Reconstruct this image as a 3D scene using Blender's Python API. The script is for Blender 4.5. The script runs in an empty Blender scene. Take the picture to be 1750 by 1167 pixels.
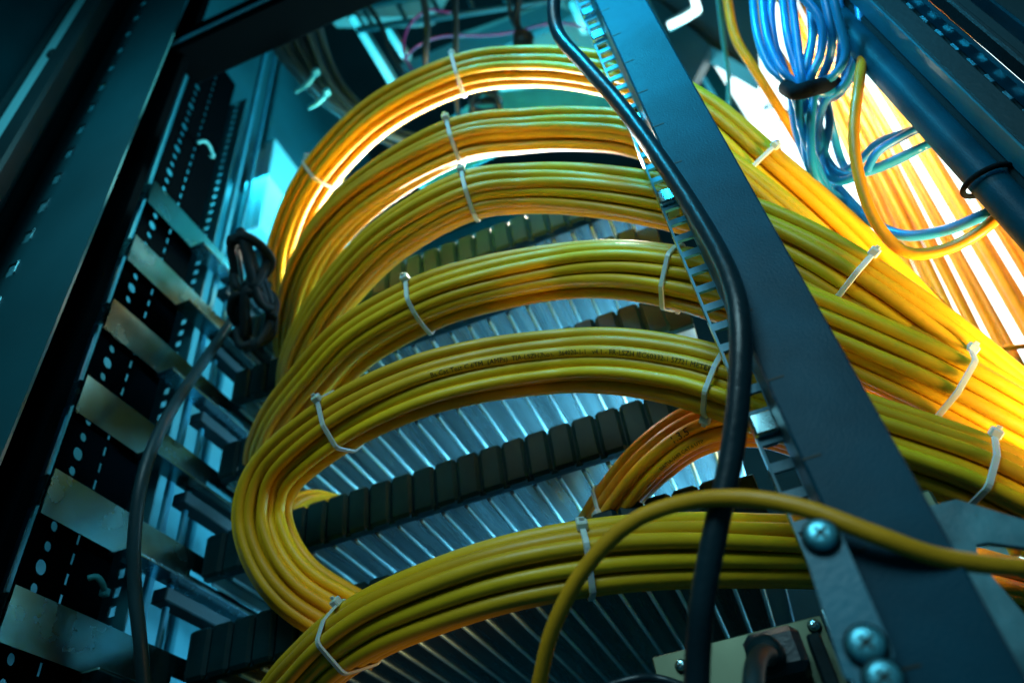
import bpy, math, random
from mathutils import Vector, Matrix
S = bpy.context.scene
C = S.collection
random.seed(7)

# ------------------------------------------------------------------ camera
# the rack is built square to the world axes: X along the trays, Y into the rack, Z up
F = 1275.5
_ez = Vector((-225, -1393, F)).normalized()
_ey = Vector((625, 1067, F)).normalized()
_ex = _ey.cross(_ez).normalized()
RIGHT = Vector((_ex.x, _ey.x, _ez.x)); DOWN = Vector((_ex.y, _ey.y, _ez.y)); FWD = Vector((_ex.z, _ey.z, _ez.z))
cam_d = bpy.data.cameras.new('camera'); cam = bpy.data.objects.new('camera', cam_d); C.objects.link(cam)
cam_d.sensor_width = 36; cam_d.lens = F / 1750 * 36
cam_d.clip_start = 0.01; cam_d.clip_end = 30
cam_d.dof.use_dof = True; cam_d.dof.focus_distance = 0.475; cam_d.dof.aperture_fstop = 4.8
up = -DOWN; back = -FWD
cam.matrix_world = Matrix(((RIGHT.x, up.x, back.x, 0), (RIGHT.y, up.y, back.y, 0), (RIGHT.z, up.z, back.z, 0), (0, 0, 0, 1)))
S.camera = cam

# ------------------------------------------------------------------ light
S.view_settings.view_transform = 'Standard'; S.view_settings.look = 'None'
S.view_settings.exposure = 0.0; S.view_settings.gamma = 1
W = bpy.data.worlds.new('World'); S.world = W; W.use_nodes = True
W.node_tree.nodes['Background'].inputs[0].default_value = (0.10, 0.50, 0.66, 1)
W.node_tree.nodes['Background'].inputs[1].default_value = 0.05

def area(name, loc, target, size, power, color, size_y=None, spread=None):
    l = bpy.data.lights.new(name, 'AREA'); l.energy = power; l.color = color; l.size = size
    if size_y: l.shape = 'RECTANGLE'; l.size_y = size_y
    if spread: l.spread = math.radians(spread)
    o = bpy.data.objects.new(name, l); C.objects.link(o); o.location = loc
    o.rotation_euler = (Vector(target) - Vector(loc)).to_track_quat('-Z', 'Y').to_euler()
    return o
area('fill_front', (0.0, -0.45, 0.72), (-0.04, 0.40, 0.36), 0.45, 1.2, (0.48, 0.90, 1.0), spread=80)  # teal fill added on the viewer's side, no fixture there
area('fill_post_top', (0.04, -0.10, 1.05), (0.07, 0.31, 0.68), 0.12, 0.75, (0.02, 0.60, 1.0), spread=40)  # small extra light put in to lift the upper end of the post
area('lamp_top_back', (-0.15, 1.25, 1.45), (-0.15, 0.6, 0.5), 0.6, 8, (0.12, 0.80, 1.0))
area('fill_left_back', (-0.30, 0.80, 0.98), (-0.55, 0.74, 0.96), 0.12, 0.3, (0.05, 0.75, 1.0))  # added to brighten the side of the junction box
area('fill_left_cavity', (-0.53, 0.62, 1.15), (-0.60, 0.56, 0.5), 0.12, 0.9, (0.05, 0.75, 1.0))  # hidden light put behind the left rail so its holes show bright
area('fill_right_low', (0.30, 0.50, 0.12), (0.17, 0.48, 0.33), 0.10, 1.1, (1.0, 0.66, 0.26), spread=60)  # warm fill added out of view for the right bundles' undersides
area('fill_right_high', (0.32, 0.52, 1.15), (0.40, 0.74, 0.6), 0.22, 2.7, (1.0, 0.76, 0.38), spread=70)  # out-of-view light put in to brighten the hanging cables
area('lamp_behind', (0.085, 0.79, 0.47), (-1.0, 0.90, 0.47), 0.40, 21.0, (0.24, 0.72, 1.0), 0.42, spread=105)
area('fill_inside_loop', (-0.16, 0.60, 0.675), (-0.17, 0.38, 0.665), 0.30, 6.0, (1.0, 0.90, 0.72), 0.035, spread=130)  # unseen strip above the top tray, added to whiten the first arch
area('fill_inside_second', (-0.10, 0.53, 0.660), (-0.12, 0.42, 0.594), 0.30, 2.6, (1.0, 0.90, 0.72), 0.02, spread=120)  # second hidden strip, added for the next bundle's inner side
area('fill_warm_low', (-0.10, 0.45, 0.09), (-0.38, 0.50, 0.33), 0.08, 0.025, (1.0, 0.60, 0.25), spread=70)  # faint orange fill added below the view for the left bend
area('fill_overhead_wash', (-0.10, 0.85, 0.70), (-0.10, 0.95, 1.3), 0.3, 10.0, (0.10, 0.85, 1.0))  # hidden uplight, added to brighten the things overhead

# ------------------------------------------------------------------ helpers
def ray(u, v): return FWD + RIGHT * ((u - 875) / F) + DOWN * ((v - 583.5) / F)
def PT(u, v, t): return ray(u, v) * t
def PY(u, v, y): d = ray(u, v); return d * (y / d.y)
def PX(u, v, x): d = ray(u, v); return d * (x / d.x)
def PZ(u, v, z): d = ray(u, v); return d * (z / d.z)
def proj(p):
    t = p.dot(FWD); return 875 + F * p.dot(RIGHT) / t, 583.5 + F * p.dot(DOWN) / t

P0 = PT(628, 292, .86); area('lamp_in_loop', P0, P0*.5, 0.05, 0.6, (1.0, 0.97, 0.9), 0.03, spread=70)

def mat(name, col, rough=0.5, metal=0.0, bump=None, var=0.0, var_scale=40, spec=0.5, emit=None, strength=0, rvar=0.0, coat=0.0, objvar=0.0, sss=0.0, col2=None, stretch=None, trans=0.0):
    m = bpy.data.materials.new(name); m.use_nodes = True; nt = m.node_tree; N = nt.nodes; L = nt.links
    b = N['Principled BSDF']; b.inputs['Base Color'].default_value = (*col, 1)
    b.inputs['Roughness'].default_value = rough; b.inputs['Metallic'].default_value = metal
    b.inputs['Specular IOR Level'].default_value = spec; b.inputs['Coat Weight'].default_value = coat
    b.inputs['Transmission Weight'].default_value = trans
    if sss: b.inputs['Subsurface Weight'].default_value = sss; b.inputs['Subsurface Scale'].default_value = 0.004; b.inputs['Subsurface Radius'].default_value = (1, .6, .1)
    if emit: b.inputs['Emission Color'].default_value = (*emit, 1); b.inputs['Emission Strength'].default_value = strength
    tc = N.new('ShaderNodeTexCoord'); mp = N.new('ShaderNodeMapping'); L.new(tc.outputs['Object'], mp.inputs[0])
    if stretch: mp.inputs['Scale'].default_value = stretch
    if var or col2:
        n = N.new('ShaderNodeTexNoise'); n.inputs['Scale'].default_value = var_scale; n.inputs['Detail'].default_value = 5
        L.new(mp.outputs[0], n.inputs[0])
        r = N.new('ShaderNodeValToRGB'); r.color_ramp.elements[0].position = .3; r.color_ramp.elements[1].position = .7
        a = tuple(c * (1 - var) for c in col); c2 = col2 or tuple(min(1, c * (1 + var)) for c in col)
        r.color_ramp.elements[0].color = (*a, 1); r.color_ramp.elements[1].color = (*c2, 1)
        L.new(n.outputs[0], r.inputs[0]); out = r.outputs[0]
        if objvar:
            oi = N.new('ShaderNodeObjectInfo'); hs = N.new('ShaderNodeHueSaturation')
            ma = N.new('ShaderNodeMath'); ma.operation = 'MULTIPLY_ADD'; ma.inputs[1].default_value = objvar; ma.inputs[2].default_value = 1 - objvar / 2
            mh = N.new('ShaderNodeMath'); mh.operation = 'MULTIPLY_ADD'; mh.inputs[1].default_value = .02; mh.inputs[2].default_value = .49
            L.new(oi.outputs['Random'], ma.inputs[0]); L.new(ma.outputs[0], hs.inputs['Value'])
            L.new(oi.outputs['Random'], mh.inputs[0]); L.new(mh.outputs[0], hs.inputs['Hue'])
            L.new(out, hs.inputs['Color']); out = hs.outputs[0]
        L.new(out, b.inputs['Base Color'])
    if rvar:
        n2 = N.new('ShaderNodeTexNoise'); n2.inputs['Scale'].default_value = var_scale * 2.3; n2.inputs['Detail'].default_value = 6
        L.new(mp.outputs[0], n2.inputs[0])
        mr = N.new('ShaderNodeMapRange'); mr.inputs['To Min'].default_value = max(.02, rough - rvar); mr.inputs['To Max'].default_value = rough + rvar
        L.new(n2.outputs[0], mr.inputs[0]); L.new(mr.outputs[0], b.inputs['Roughness'])
    if bump:
        sc, st, kind = bump
        if kind == 'vor':
            n3 = N.new('ShaderNodeTexVoronoi'); n3.feature = 'SMOOTH_F1'
        else: n3 = N.new('ShaderNodeTexNoise'); n3.inputs['Detail'].default_value = 4
        n3.inputs['Scale'].default_value = sc; L.new(mp.outputs[0], n3.inputs[0])
        bp = N.new('ShaderNodeBump'); bp.inputs['Strength'].default_value = st; bp.inputs['Distance'].default_value = 0.001
        L.new(n3.outputs[0], bp.inputs['Height']); L.new(bp.outputs[0], b.inputs['Normal'])
    return m

M = dict(
    yellow=mat('yellow_jacket', (0.76, 0.43, 0.008), .42, bump=(260, .18, 'n'), var=.07, var_scale=60, rvar=.10, objvar=.22, sss=.08),
    amber=mat('amber_jacket', (0.85, 0.38, 0.008), .38, bump=(260, .2, 'n'), var=.12, var_scale=60, rvar=.08, objvar=.2, sss=.25),
    amber2=mat('ochre_jacket', (0.85, 0.38, 0.012), .42, bump=(260, .2, 'n'), var=.1, var_scale=60, rvar=.08),
    blackrub=mat('black_rubber', (0.006, 0.024, 0.034), .33, bump=(300, .3, 'n'), var=.2, rvar=.1),
    greyrub=mat('grey_jacket', (0.010, 0.045, 0.058), .45, bump=(300, .2, 'n'), var=.2),
    cordmat=mat('matt_black_cord', (0.004, 0.014, 0.018), .6, spec=.2, bump=(300,.3,'n'), var=.2),
    tealtie=mat('pale_blue_tie', (0.03, 0.30, 0.36), .5, spec=.2),
    cyanpaint=mat('cyan_paint', (0.03, 0.62, 0.75), .5, var=.1),
    blue=mat('blue_jacket', (0.008, 0.26, 0.58), .32, coat=.15, var=.15, rvar=.08, objvar=.3),
    magenta=mat('magenta_jacket', (0.22, 0.015, 0.12), .4, var=.1),
    nylon=mat('clear_nylon', (0.58, 0.68, 0.66), .35, var=.08, sss=.35, rvar=.1),
    nylonblack=mat('black_hook_tape', (0.003, 0.006, 0.008), .8, spec=.1, bump=(900, .6, 'n'), var=.3),
    post=mat('textured_powder_coat', (0.0005, 0.056, 0.094), .42, spec=.12, bump=(800, .26, 'n'), var=.3, var_scale=22, rvar=.06),
    postdark=mat('dark_powder_coat', (0.010, 0.035, 0.045), .45, bump=(500, .4, 'n'), var=.25, var_scale=12),
    panel=mat('teal_painted_panel', (0.006, 0.10, 0.13), .5, var=.25, var_scale=5, rvar=.1),
    paneldark=mat('dark_painted_panel', (0.006, 0.030, 0.038), .5, bump=(300, .3, 'n'), var=.3, var_scale=7),
    black=mat('black_paint', (0.0006, 0.002, 0.003), .95, spec=0),
    corner=mat('dark_corner_paint', (0.004, 0.060, 0.080), .6, spec=.1, var=.2),
    cornerplate=mat('worn_blue_paint', (0.03, 0.24, 0.32), .45, var=.5, var_scale=35, col2=(.10,.36,.44), rvar=.12, bump=(120,.4,'n')),
    plastic=mat('black_duct_plastic', (0.002, 0.022, 0.027), .45, spec=.12, bump=(200, .25, 'n'), var=.3, var_scale=30, rvar=.1),
    alu=mat('brushed_aluminium', (0.26, 0.44, 0.55), .5, .2, var=.35, var_scale=60, rvar=.12, stretch=(1, .06, 1), bump=(300, .2, 'n')),
    slat=mat('tinted_tray_metal', (0.20, 0.21, 0.19), .28, .9, var=.45, var_scale=70, rvar=.14, stretch=(1, .05, 1), bump=(500, .25, 'n')),
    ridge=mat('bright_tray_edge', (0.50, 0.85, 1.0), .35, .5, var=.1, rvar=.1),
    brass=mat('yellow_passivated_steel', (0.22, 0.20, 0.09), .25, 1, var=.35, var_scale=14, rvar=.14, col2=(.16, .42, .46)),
    steel=mat('zinc_steel', (0.40, 0.72, 0.80), .25, 1, var=.2, var_scale=40, rvar=.12),
    screw=mat('screw_zinc', (0.12, 0.55, 0.70), .32, .6, var=.25, var_scale=200, rvar=.12),
    bracket=mat('blue_grey_paint', (0.012, 0.19, 0.28), .42, var=.15, var_scale=30, bump=(350, .25, 'n')),
    plate=mat('olive_device_plate', (0.12, 0.15, 0.09), .42, .55, var=.12, var_scale=20, rvar=.08),
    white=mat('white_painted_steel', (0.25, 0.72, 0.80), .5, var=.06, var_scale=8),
    silver=mat('grey_overhead_board', (0.14, 0.30, 0.30), .5, var=.3, var_scale=9),
    ink=mat('black_ink', (0.012, 0.015, 0.005), .6),
    whiteglow=mat('white_glow', (.8, .9, .9), .5, emit=(0.72, 0.97, 1.0), strength=2.6),  # emission also gives the pale back panel its blown-out brightness
    tubelight=mat('lit_strip', (.8, .9, .9), .5, emit=(0.04, 0.72, 0.90), strength=1.3),
    dark=mat('dark_wall', (0.006, 0.022, 0.028), .8, spec=.08, var=.3, var_scale=3),
)

class MB:
    def __init__(s): s.v = []; s.f = []; s.sm = []
    def add(s, vs, fs, smooth=False):
        b = len(s.v); s.v += [tuple(x) for x in vs]; s.f += [tuple(i + b for i in f) for f in fs]; s.sm += [smooth] * len(fs)
    def box(s, a, b):
        x0, y0, z0 = a; x1, y1, z1 = b
        s.add([(x0,y0,z0),(x1,y0,z0),(x1,y1,z0),(x0,y1,z0),(x0,y0,z1),(x1,y0,z1),(x1,y1,z1),(x0,y1,z1)],
              [(0,3,2,1),(4,5,6,7),(0,1,5,4),(1,2,6,5),(2,3,7,6),(3,0,4,7)])
    def bbox(s, a, b, c=0.001):
        """box with bevelled edges (24 corner vertices)"""
        lo = [min(a[i], b[i]) for i in range(3)]; hi = [max(a[i], b[i]) for i in range(3)]
        c = min(c, *[(hi[i]-lo[i]) * .45 for i in range(3)])
        vs = []; idx = {}
        for sx in (0, 1):
            for sy in (0, 1):
                for sz in (0, 1):
                    for ax in range(3):
                        p = []
                        for i, sg in enumerate((sx, sy, sz)):
                            e = hi[i] if sg else lo[i]
                            if i != ax: e += -c if sg else c
                            p.append(e)
                        idx[(sx, sy, sz, ax)] = len(vs); vs.append(p)
        fs = []
        for ax in range(3):
            o = [i for i in range(3) if i != ax]
            for sg in (0, 1):
                q = []
                for (p0, p1) in ((0,0),(1,0),(1,1),(0,1)):
                    k = [0,0,0]; k[ax] = sg; k[o[0]] = p0; k[o[1]] = p1; q.append(idx[(*k, ax)])
                fs.append(q)
            for p0 in (0, 1):
                for p1 in (0, 1):
                    q = []
                    for e, axx in ((0, o[0]), (1, o[0]), (1, o[1]), (0, o[1])):
                        k = [0,0,0]; k[ax] = e; k[o[0]] = p0; k[o[1]] = p1; q.append(idx[(*k, axx)])
                    fs.append(q)
        for sx in (0, 1):
            for sy in (0, 1):
                for sz in (0, 1): fs.append([idx[(sx, sy, sz, a_)] for a_ in range(3)])
        s.add(vs, fs)
    def prism(s, pts, dvec):
        n = len(pts); d = Vector(dvec)
        s.add([Vector(p) for p in pts] + [Vector(p) + d for p in pts],
              [tuple(range(n)), tuple(range(2*n-1, n-1, -1))] + [(i, (i+1) % n, n+(i+1) % n, n+i) for i in range(n)])
    def tube(s, pts, r, n=12, cap=True):
        pts = [Vector(p) for p in pts]; k = len(pts); rs = r if isinstance(r, (list, tuple)) else [r]*k
        T = [(pts[min(i+1, k-1)] - pts[max(i-1, 0)]).normalized() for i in range(k)]
        a = T[0].orthogonal().normalized(); vs = []
        for i in range(k):
            a = (a - T[i]*a.dot(T[i])).normalized(); b = T[i].cross(a)
            for j in range(n):
                th = 2*math.pi*j/n; vs.append(pts[i] + (a*math.cos(th) + b*math.sin(th))*rs[i])
        fs = [(i*n+j, i*n+(j+1) % n, (i+1)*n+(j+1) % n, (i+1)*n+j) for i in range(k-1) for j in range(n)]
        s.add(vs, fs, True)
        if cap:
            b0 = len(s.v) - k*n
            s.f += [tuple(b0+j for j in range(n-1, -1, -1)), tuple(b0+(k-1)*n+j for j in range(n))]; s.sm += [False, False]
    def lathe(s, o, axis, prof, n=24):
        """profile of (distance along axis, radius)"""
        o = Vector(o); axis = Vector(axis).normalized(); a = axis.orthogonal().normalized(); b = axis.cross(a)
        vs = [o + axis*h + (a*math.cos(2*math.pi*j/n) + b*math.sin(2*math.pi*j/n))*max(r, 1e-5) for h, r in prof for j in range(n)]
        k = len(prof)
        s.add(vs, [(i*n+j, i*n+(j+1) % n, (i+1)*n+(j+1) % n, (i+1)*n+j) for i in range(k-1) for j in range(n)], True)
    def plate(s, o, ua, va, thick, us, vs_, holes):
        """perforated sheet: grid of cells; holes maps (i,j) to ('rect'|'round', half_u, half_v)"""
        o = Vector(o); ua = Vector(ua); va = Vector(va); nrm = ua.cross(va).normalized() * thick
        P = lambda u, v, w: o + ua*u + va*v + nrm*w
        for i in range(len(us)-1):
            for j in range(len(vs_)-1):
                u0, u1, v0, v1 = us[i], us[i+1], vs_[j], vs_[j+1]
                h = holes.get((i, j))
                if not h:
                    s.add([P(u0,v0,0),P(u1,v0,0),P(u1,v1,0),P(u0,v1,0)], [(0,3,2,1)])
                    s.add([P(u0,v0,1),P(u1,v0,1),P(u1,v1,1),P(u0,v1,1)], [(0,1,2,3)])
                else:
                    kind, hu, hv = h; cu, cv = (u0+u1)/2, (v0+v1)/2; m = 4; out = []; inn = []
                    cs = [(-1,-1),(1,-1),(1,1),(-1,1)]
                    for c in range(4):
                        a, b = cs[c], cs[(c+1) % 4]
                        for q in range(m):
                            x = a[0]+(b[0]-a[0])*q/m; y = a[1]+(b[1]-a[1])*q/m
                            out.append((cu+x*(u1-u0)/2, cv+y*(v1-v0)/2))
                            if kind == 'round': th = math.atan2(y, x); inn.append((cu+hu*math.cos(th), cv+hv*math.sin(th)))
                            else: inn.append((cu+x*hu, cv+y*hv))
                    n = 4*m
                    V_ = [P(*p, 0) for p in out]+[P(*p, 0) for p in inn]+[P(*p, 1) for p in out]+[P(*p, 1) for p in inn]
                    fs = []
                    for k in range(n):
                        k2 = (k+1) % n
                        fs += [(k, n+k, n+k2, k2), (2*n+k, 2*n+k2, 3*n+k2, 3*n+k), (n+k, 3*n+k, 3*n+k2, n+k2)]
                    s.add(V_, fs)
        a, b, c, d = us[0], us[-1], vs_[0], vs_[-1]
        for (p, q) in (((a,c),(b,c)), ((b,c),(b,d)), ((b,d),(a,d)), ((a,d),(a,c))):
            s.add([P(*p,0),P(*q,0),P(*q,1),P(*p,1)], [(0,1,2,3)])
    def build(s, name, m, parent=None):
        me = bpy.data.meshes.new(name); me.from_pydata(s.v, [], s.f); me.update()
        me.polygons.foreach_set('use_smooth', s.sm); me.materials.append(M[m] if isinstance(m, str) else m)
        o = bpy.data.objects.new(name, me); C.objects.link(o)
        if parent: o.parent = parent; o.matrix_parent_inverse = Matrix.Translation(-parent.location)
        return o

def tag(o, label=None, cat=None, group=None, kind=None):
    if label: o['label'] = label
    if cat: o['category'] = cat
    if group: o['group'] = group
    if kind: o['kind'] = kind
    return o
def thing(name, loc, label, cat, group=None):
    o = bpy.data.objects.new(name, None); o.location = loc; o.empty_display_size = .02; C.objects.link(o)
    return tag(o, label, cat, group)

def spline(P, n):
    """centripetal-ish Catmull-Rom, resampled evenly"""
    P = [Vector(p) for p in P]; Q = [P[0]*2-P[1]] + P + [P[-1]*2-P[-2]]; out = []
    for i in range(1, len(Q)-2):
        for k in range(16):
            t = k/16; a, b, c, d = Q[i-1], Q[i], Q[i+1], Q[i+2]
            out.append(.5*((2*b)+(c-a)*t+(2*a-5*b+4*c-d)*t*t+(3*b-a-3*c+d)*t**3))
    out.append(P[-1])
    for _ in range(6):
        out = [out[0]] + [(out[i-1]+out[i]*2+out[i+1])/4 for i in range(1, len(out)-1)] + [out[-1]]
    L = [0]
    for i in range(1, len(out)): L.append(L[-1]+(out[i]-out[i-1]).length)
    res = []; j = 0
    for k in range(n):
        s = L[-1]*k/(n-1)
        while j < len(L)-2 and L[j+1] < s: j += 1
        f = (s-L[j])/max(1e-9, L[j+1]-L[j]); res.append(out[j].lerp(out[j+1], min(1, f)))
    return res

def frames(path):
    """N towards the viewer side of the rack, B across"""
    fr = []; k = len(path)
    for i in range(k):
        T = (path[min(i+1, k-1)]-path[max(i-1, 0)]).normalized(); N = -path[i]
        N = (N-T*N.dot(T)).normalized(); fr.append((T, N, T.cross(N)))
    return fr

HEX = [(0, 0)]
for ring in (1, 2, 3):
    for q in range(6):
        for w in range(ring):
            a0 = math.pi/3*q; a1 = math.pi/3*(q+1)
            HEX.append((ring*math.cos(a0)*(1-w/ring)+ring*math.cos(a1)*w/ring, ring*math.sin(a0)*(1-w/ring)+ring*math.sin(a1)*w/ring))

LAT = sorted([(i+.5*(j % 2)-.25, j*.866+.1) for i in range(-4, 5) for j in range(-4, 5)], key=lambda p: p[0]**2+p[1]**2)

def hull(pts):
    pts = sorted(pts)
    def half(p):
        r = []
        for q in p:
            while len(r) > 1 and (r[-1][0]-r[-2][0])*(q[1]-r[-2][1])-(r[-1][1]-r[-2][1])*(q[0]-r[-2][0]) <= 0: r.pop()
            r.append(q)
        return r
    a = half(pts); b = half(pts[::-1]); return a[:-1]+b[:-1]

class Bundle:
    def __init__(s, pts, label, count=22, r=.0042, mat='yellow', seed=0, twist=.5, loose=.35, n=110, sx=1.0, sy=1.0, group='yellow network cable bundles', rot=None, name='cable_bundle', cat='cable bundle'):
        s.rnd = random.Random(seed); s.path = spline(pts, n); s.fr = frames(s.path); s.r = r; s.count = count; s.mat = mat
        s.root = thing(name, s.path[n//2], label, cat, group)
        rot = s.rnd.uniform(0, 1) if rot is None else rot
        s.off = []
        ph = [[s.rnd.uniform(0, 6.28) for _ in range(4)] for _ in range(count)]
        for i in range(n):
            f = i/(n-1); tw = rot+twist*math.sin(f*2.6+seed); row = []
            for c in range(count):
                hx, hy = LAT[c]; hx *= 2.02*r*sx; hy *= 2.02*r*sy
                x = hx*math.cos(tw)-hy*math.sin(tw); y = hx*math.sin(tw)+hy*math.cos(tw)
                p = ph[c]
                x += loose*r*(math.sin(f*9+p[0])*.6+math.sin(f*12+p[1])*.4); y += loose*r*(math.sin(f*8+p[2])*.6+math.sin(f*13+p[3])*.4)
                row.append((x, y))
            s.off.append(row)
        s.cables = []
        for c in range(count):
            m = MB(); m.tube([s.pt(i, c) for i in range(n)], r*s.rnd.uniform(.96, 1.04), 12)
            s.cables.append(m.build('cable', mat, s.root))
    def pt(s, i, c):
        T, N, B = s.fr[i]; x, y = s.off[i][c]; return s.path[i]+B*x+N*y
    def near(s, u, v):
        return min(range(3, len(s.path)-3), key=lambda i: (proj(s.path[i])[0]-u)**2+(proj(s.path[i])[1]-v)**2)
    def tie(s, u, v, head=90, tilt=0.0, w=.0038, m='nylon', tail=True):
        i = s.near(u, v); T, N, B = s.fr[i]; o = s.path[i]
        pts = []
        for (x, y) in s.off[i]:
            for k in range(14):
                a = 2*math.pi*k/14; pts.append((x+(s.r+.0006)*math.cos(a), y+(s.r+.0006)*math.sin(a)))
        h = hull(pts); cx = sum(p[0] for p in h)/len(h); cy = sum(p[1] for p in h)/len(h)
        # resample hull finely
        H = []
        for a, b in zip(h, h[1:]+h[:1]):
            k = max(1, int(math.dist(a, b)/.003))
            for q in range(k): H.append((a[0]+(b[0]-a[0])*q/k, a[1]+(b[1]-a[1])*q/k))
        n = len(H); mb = MB(); vs = []
        for (x, y) in H:
            d = Vector((x-cx, y-cy)).normalized(); sh = tilt*(x-cx)
            for (q, e) in ((-1, 0), (1, 0), (1, 1), (-1, 1)):
                vs.append(o+B*(x+d.x*e*.0013)+N*(y+d.y*e*.0013)+T*(q*w/2*(1 if e == 0 else .8)+sh))
        fs = [(k*4+q, ((k+1) % n)*4+q, ((k+1) % n)*4+(q+1) % 4, k*4+(q+1) % 4) for k in range(n) for q in range(4)]
        mb.add(vs, fs, False)
        band = mb.build('cable_tie', m, s.root)
        a = math.radians(head); dd = (math.cos(a), math.sin(a))
        best = max(H, key=lambda p: (p[0]-cx)*dd[0]+(p[1]-cy)*dd[1]); d = Vector(dd)
        c = o+B*best[0]+N*best[1]+T*(tilt*(best[0]-cx)); e1 = T; e2 = (B*d.x+N*d.y).normalized(); e3 = e1.cross(e2)
        hb = MB(); hb.bbox((-.0033, -.001, -.0028), (.0033, .0046, .0028), .0008)
        if tail: hb.bbox((-.0015, .0042, -.0006), (.0015, .0066, .0006), .0002)
        R = Matrix((e1, e2, e3)).transposed(); hb.v = [tuple(c+R @ Vector(p)) for p in hb.v]
        hb.build('tie_head', m, band)
    def text(s, txt, size, u, v, c, ang=0.0, m='ink', reverse=False):
        """printing that follows one cable's jacket"""
        cu = bpy.data.curves.new('t', 'FONT'); cu.body = txt; cu.size = size; cu.resolution_u = 2
        to = bpy.data.objects.new('t', cu); C.objects.link(to)
        dg = bpy.context.evaluated_depsgraph_get(); me0 = to.evaluated_get(dg).to_mesh()
        vs = [tuple(x.co) for x in me0.vertices]; fs = [tuple(p.vertices) for p in me0.polygons]
        to.evaluated_get(dg).to_mesh_clear(); bpy.data.objects.remove(to)
        cp = [s.pt(i, c) for i in range(len(s.path))]; L = [0]
        for i in range(1, len(cp)): L.append(L[-1]+(cp[i]-cp[i-1]).length)
        st = L[min(range(len(cp)), key=lambda i: (proj(cp[i])[0]-u)**2+(proj(cp[i])[1]-v)**2)]
        out = []
        for (x, y, z) in vs:
            sx = st+x; j = 0
            while j < len(L)-2 and L[j+1] < sx: j += 1
            f = (sx-L[j])/(L[j+1]-L[j]); p = cp[j].lerp(cp[j+1], f); T = (cp[j+1]-cp[j]).normalized()
            N = -p; N = (N-T*N.dot(T)).normalized(); B = N.cross(T)   # B points to the picture's upper side of a left-to-right cable
            th = ang+(y-size*.35)/s.r; out.append(p+(N*math.cos(th)+B*math.sin(th))*(s.r*1.06+.0001))
        mb = MB(); mb.add(out, fs); mb.build('printed_text', m, s.cables[c])
    def facing(s, u, v, rank=0, want=0.0):
        """index of the cable nearest the viewer at height offset 'want' (in radii)"""
        i = s.near(u, v); return sorted(range(s.count), key=lambda c: -s.off[i][c][1]+abs(s.off[i][c][0]-want*s.r)*1.3)[rank]

def cable(pts, r, label, m='blackrub', cat='cable', group=None, n=80, name='cable', sides=14):
    mb = MB(); mb.tube(spline(pts, n), r, sides); return tag(mb.build(name, m), label, cat, group)

# ------------------------------------------------------------------ setting
mb = MB(); mb.box((-2.2, 2.0, -1), (2.2, 2.05, 3)); tag(mb.build('wall', 'dark'), kind='structure')
mb = MB(); mb.box((-2.2, -1.2, 2.6), (2.2, 2.0, 2.65)); tag(mb.build('ceiling', 'dark'), kind='structure')

# left cabinet wall
t = thing('cabinet_side_panel', (-.62, .7, 0), 'dark teal painted cabinet side panel behind the stacked metal slides, left edge of photo', 'panel')
mb = MB(); mb.box((-.635, .05, -.3), (-.62, 1.45, 1.9)); mb.build('sheet', 'panel', t)
mb = MB()
for y in (.66, .92, 1.0): mb.bbox((-.62, y, -.3), (-.608, y+.018, 1.9), .003)
mb.build('rib', 'panel', t)
t = thing('cabinet_rear_panel', (-.3, 1.45, 0), 'flat dark teal cabinet panel at the far left back of the rack', 'panel')
mb = MB(); mb.box((-.62, 1.45, -.3), (-.12, 1.46, 1.9)); mb.build('sheet', 'panel', t)

# left cabinet frame with its rail of square openings
def VX(u, v, y): return PY(u, v, y).x
t = thing('cabinet_frame_profile', (-.6, .25, 0), 'tall dark cabinet frame profile with a row of square openings, far left', 'cabinet frame')
Y = .27
xc = VX(103, 300, Y); x0, x1 = VX(74, 300, Y), VX(201, 300, Y); hw = .0115
us = [0, xc-hw-x0, xc+hw-x0, x1-x0]; vsx = [k*.044+.012 for k in range(29)]
holes = {(1, j): ('rect', .0062, .0085) for j in range(28)}
mb = MB(); mb.plate((x0, Y, 0), (1, 0, 0), (0, 0, 1), .002, us, vsx, holes); mb.build('perforated_strip', 'panel', t)
mb = MB(); mb.bbox((x0-.01, Y+.02, 0), (x1-.002, Y+.03, 1.3)); mb.build('back_channel', 'black', t)
for j in range(28):
    z = .012+.044*(j+.5); mb = MB(); mb.bbox((xc+.0068, Y-.004, z-.008), (xc+.0082, Y-.0002, z+.006), .0004); mb.build('opening_tab', 'steel', t)
mb = MB()
for a, b, d in ((-75, -20, .0), (-12, 26, .010), (31, 38, .0), (42, 60, .010), (64, 71, -.004)):
    mb.bbox((VX(a, 300, Y), Y-.012+d, 0), (VX(b, 300, Y), Y+.01, 1.3), .0015)
mb.build('groove', 'paneldark', t)
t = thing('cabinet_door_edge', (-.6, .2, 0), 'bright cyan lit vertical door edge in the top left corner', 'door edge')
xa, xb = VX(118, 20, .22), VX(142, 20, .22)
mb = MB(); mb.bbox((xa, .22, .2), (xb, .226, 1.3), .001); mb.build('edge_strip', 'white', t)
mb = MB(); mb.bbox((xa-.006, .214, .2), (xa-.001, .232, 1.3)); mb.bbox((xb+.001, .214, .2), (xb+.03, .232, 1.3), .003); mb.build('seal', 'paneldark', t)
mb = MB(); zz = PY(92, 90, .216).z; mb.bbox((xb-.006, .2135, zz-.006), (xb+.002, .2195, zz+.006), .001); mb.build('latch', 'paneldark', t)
area('fill_door_edge', (xa+.12, .02, .75), (xa, .22, .70), .1, .22, (0.2, .85, 1.0))  # added light aimed at the door edge strip, not a real source

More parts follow.
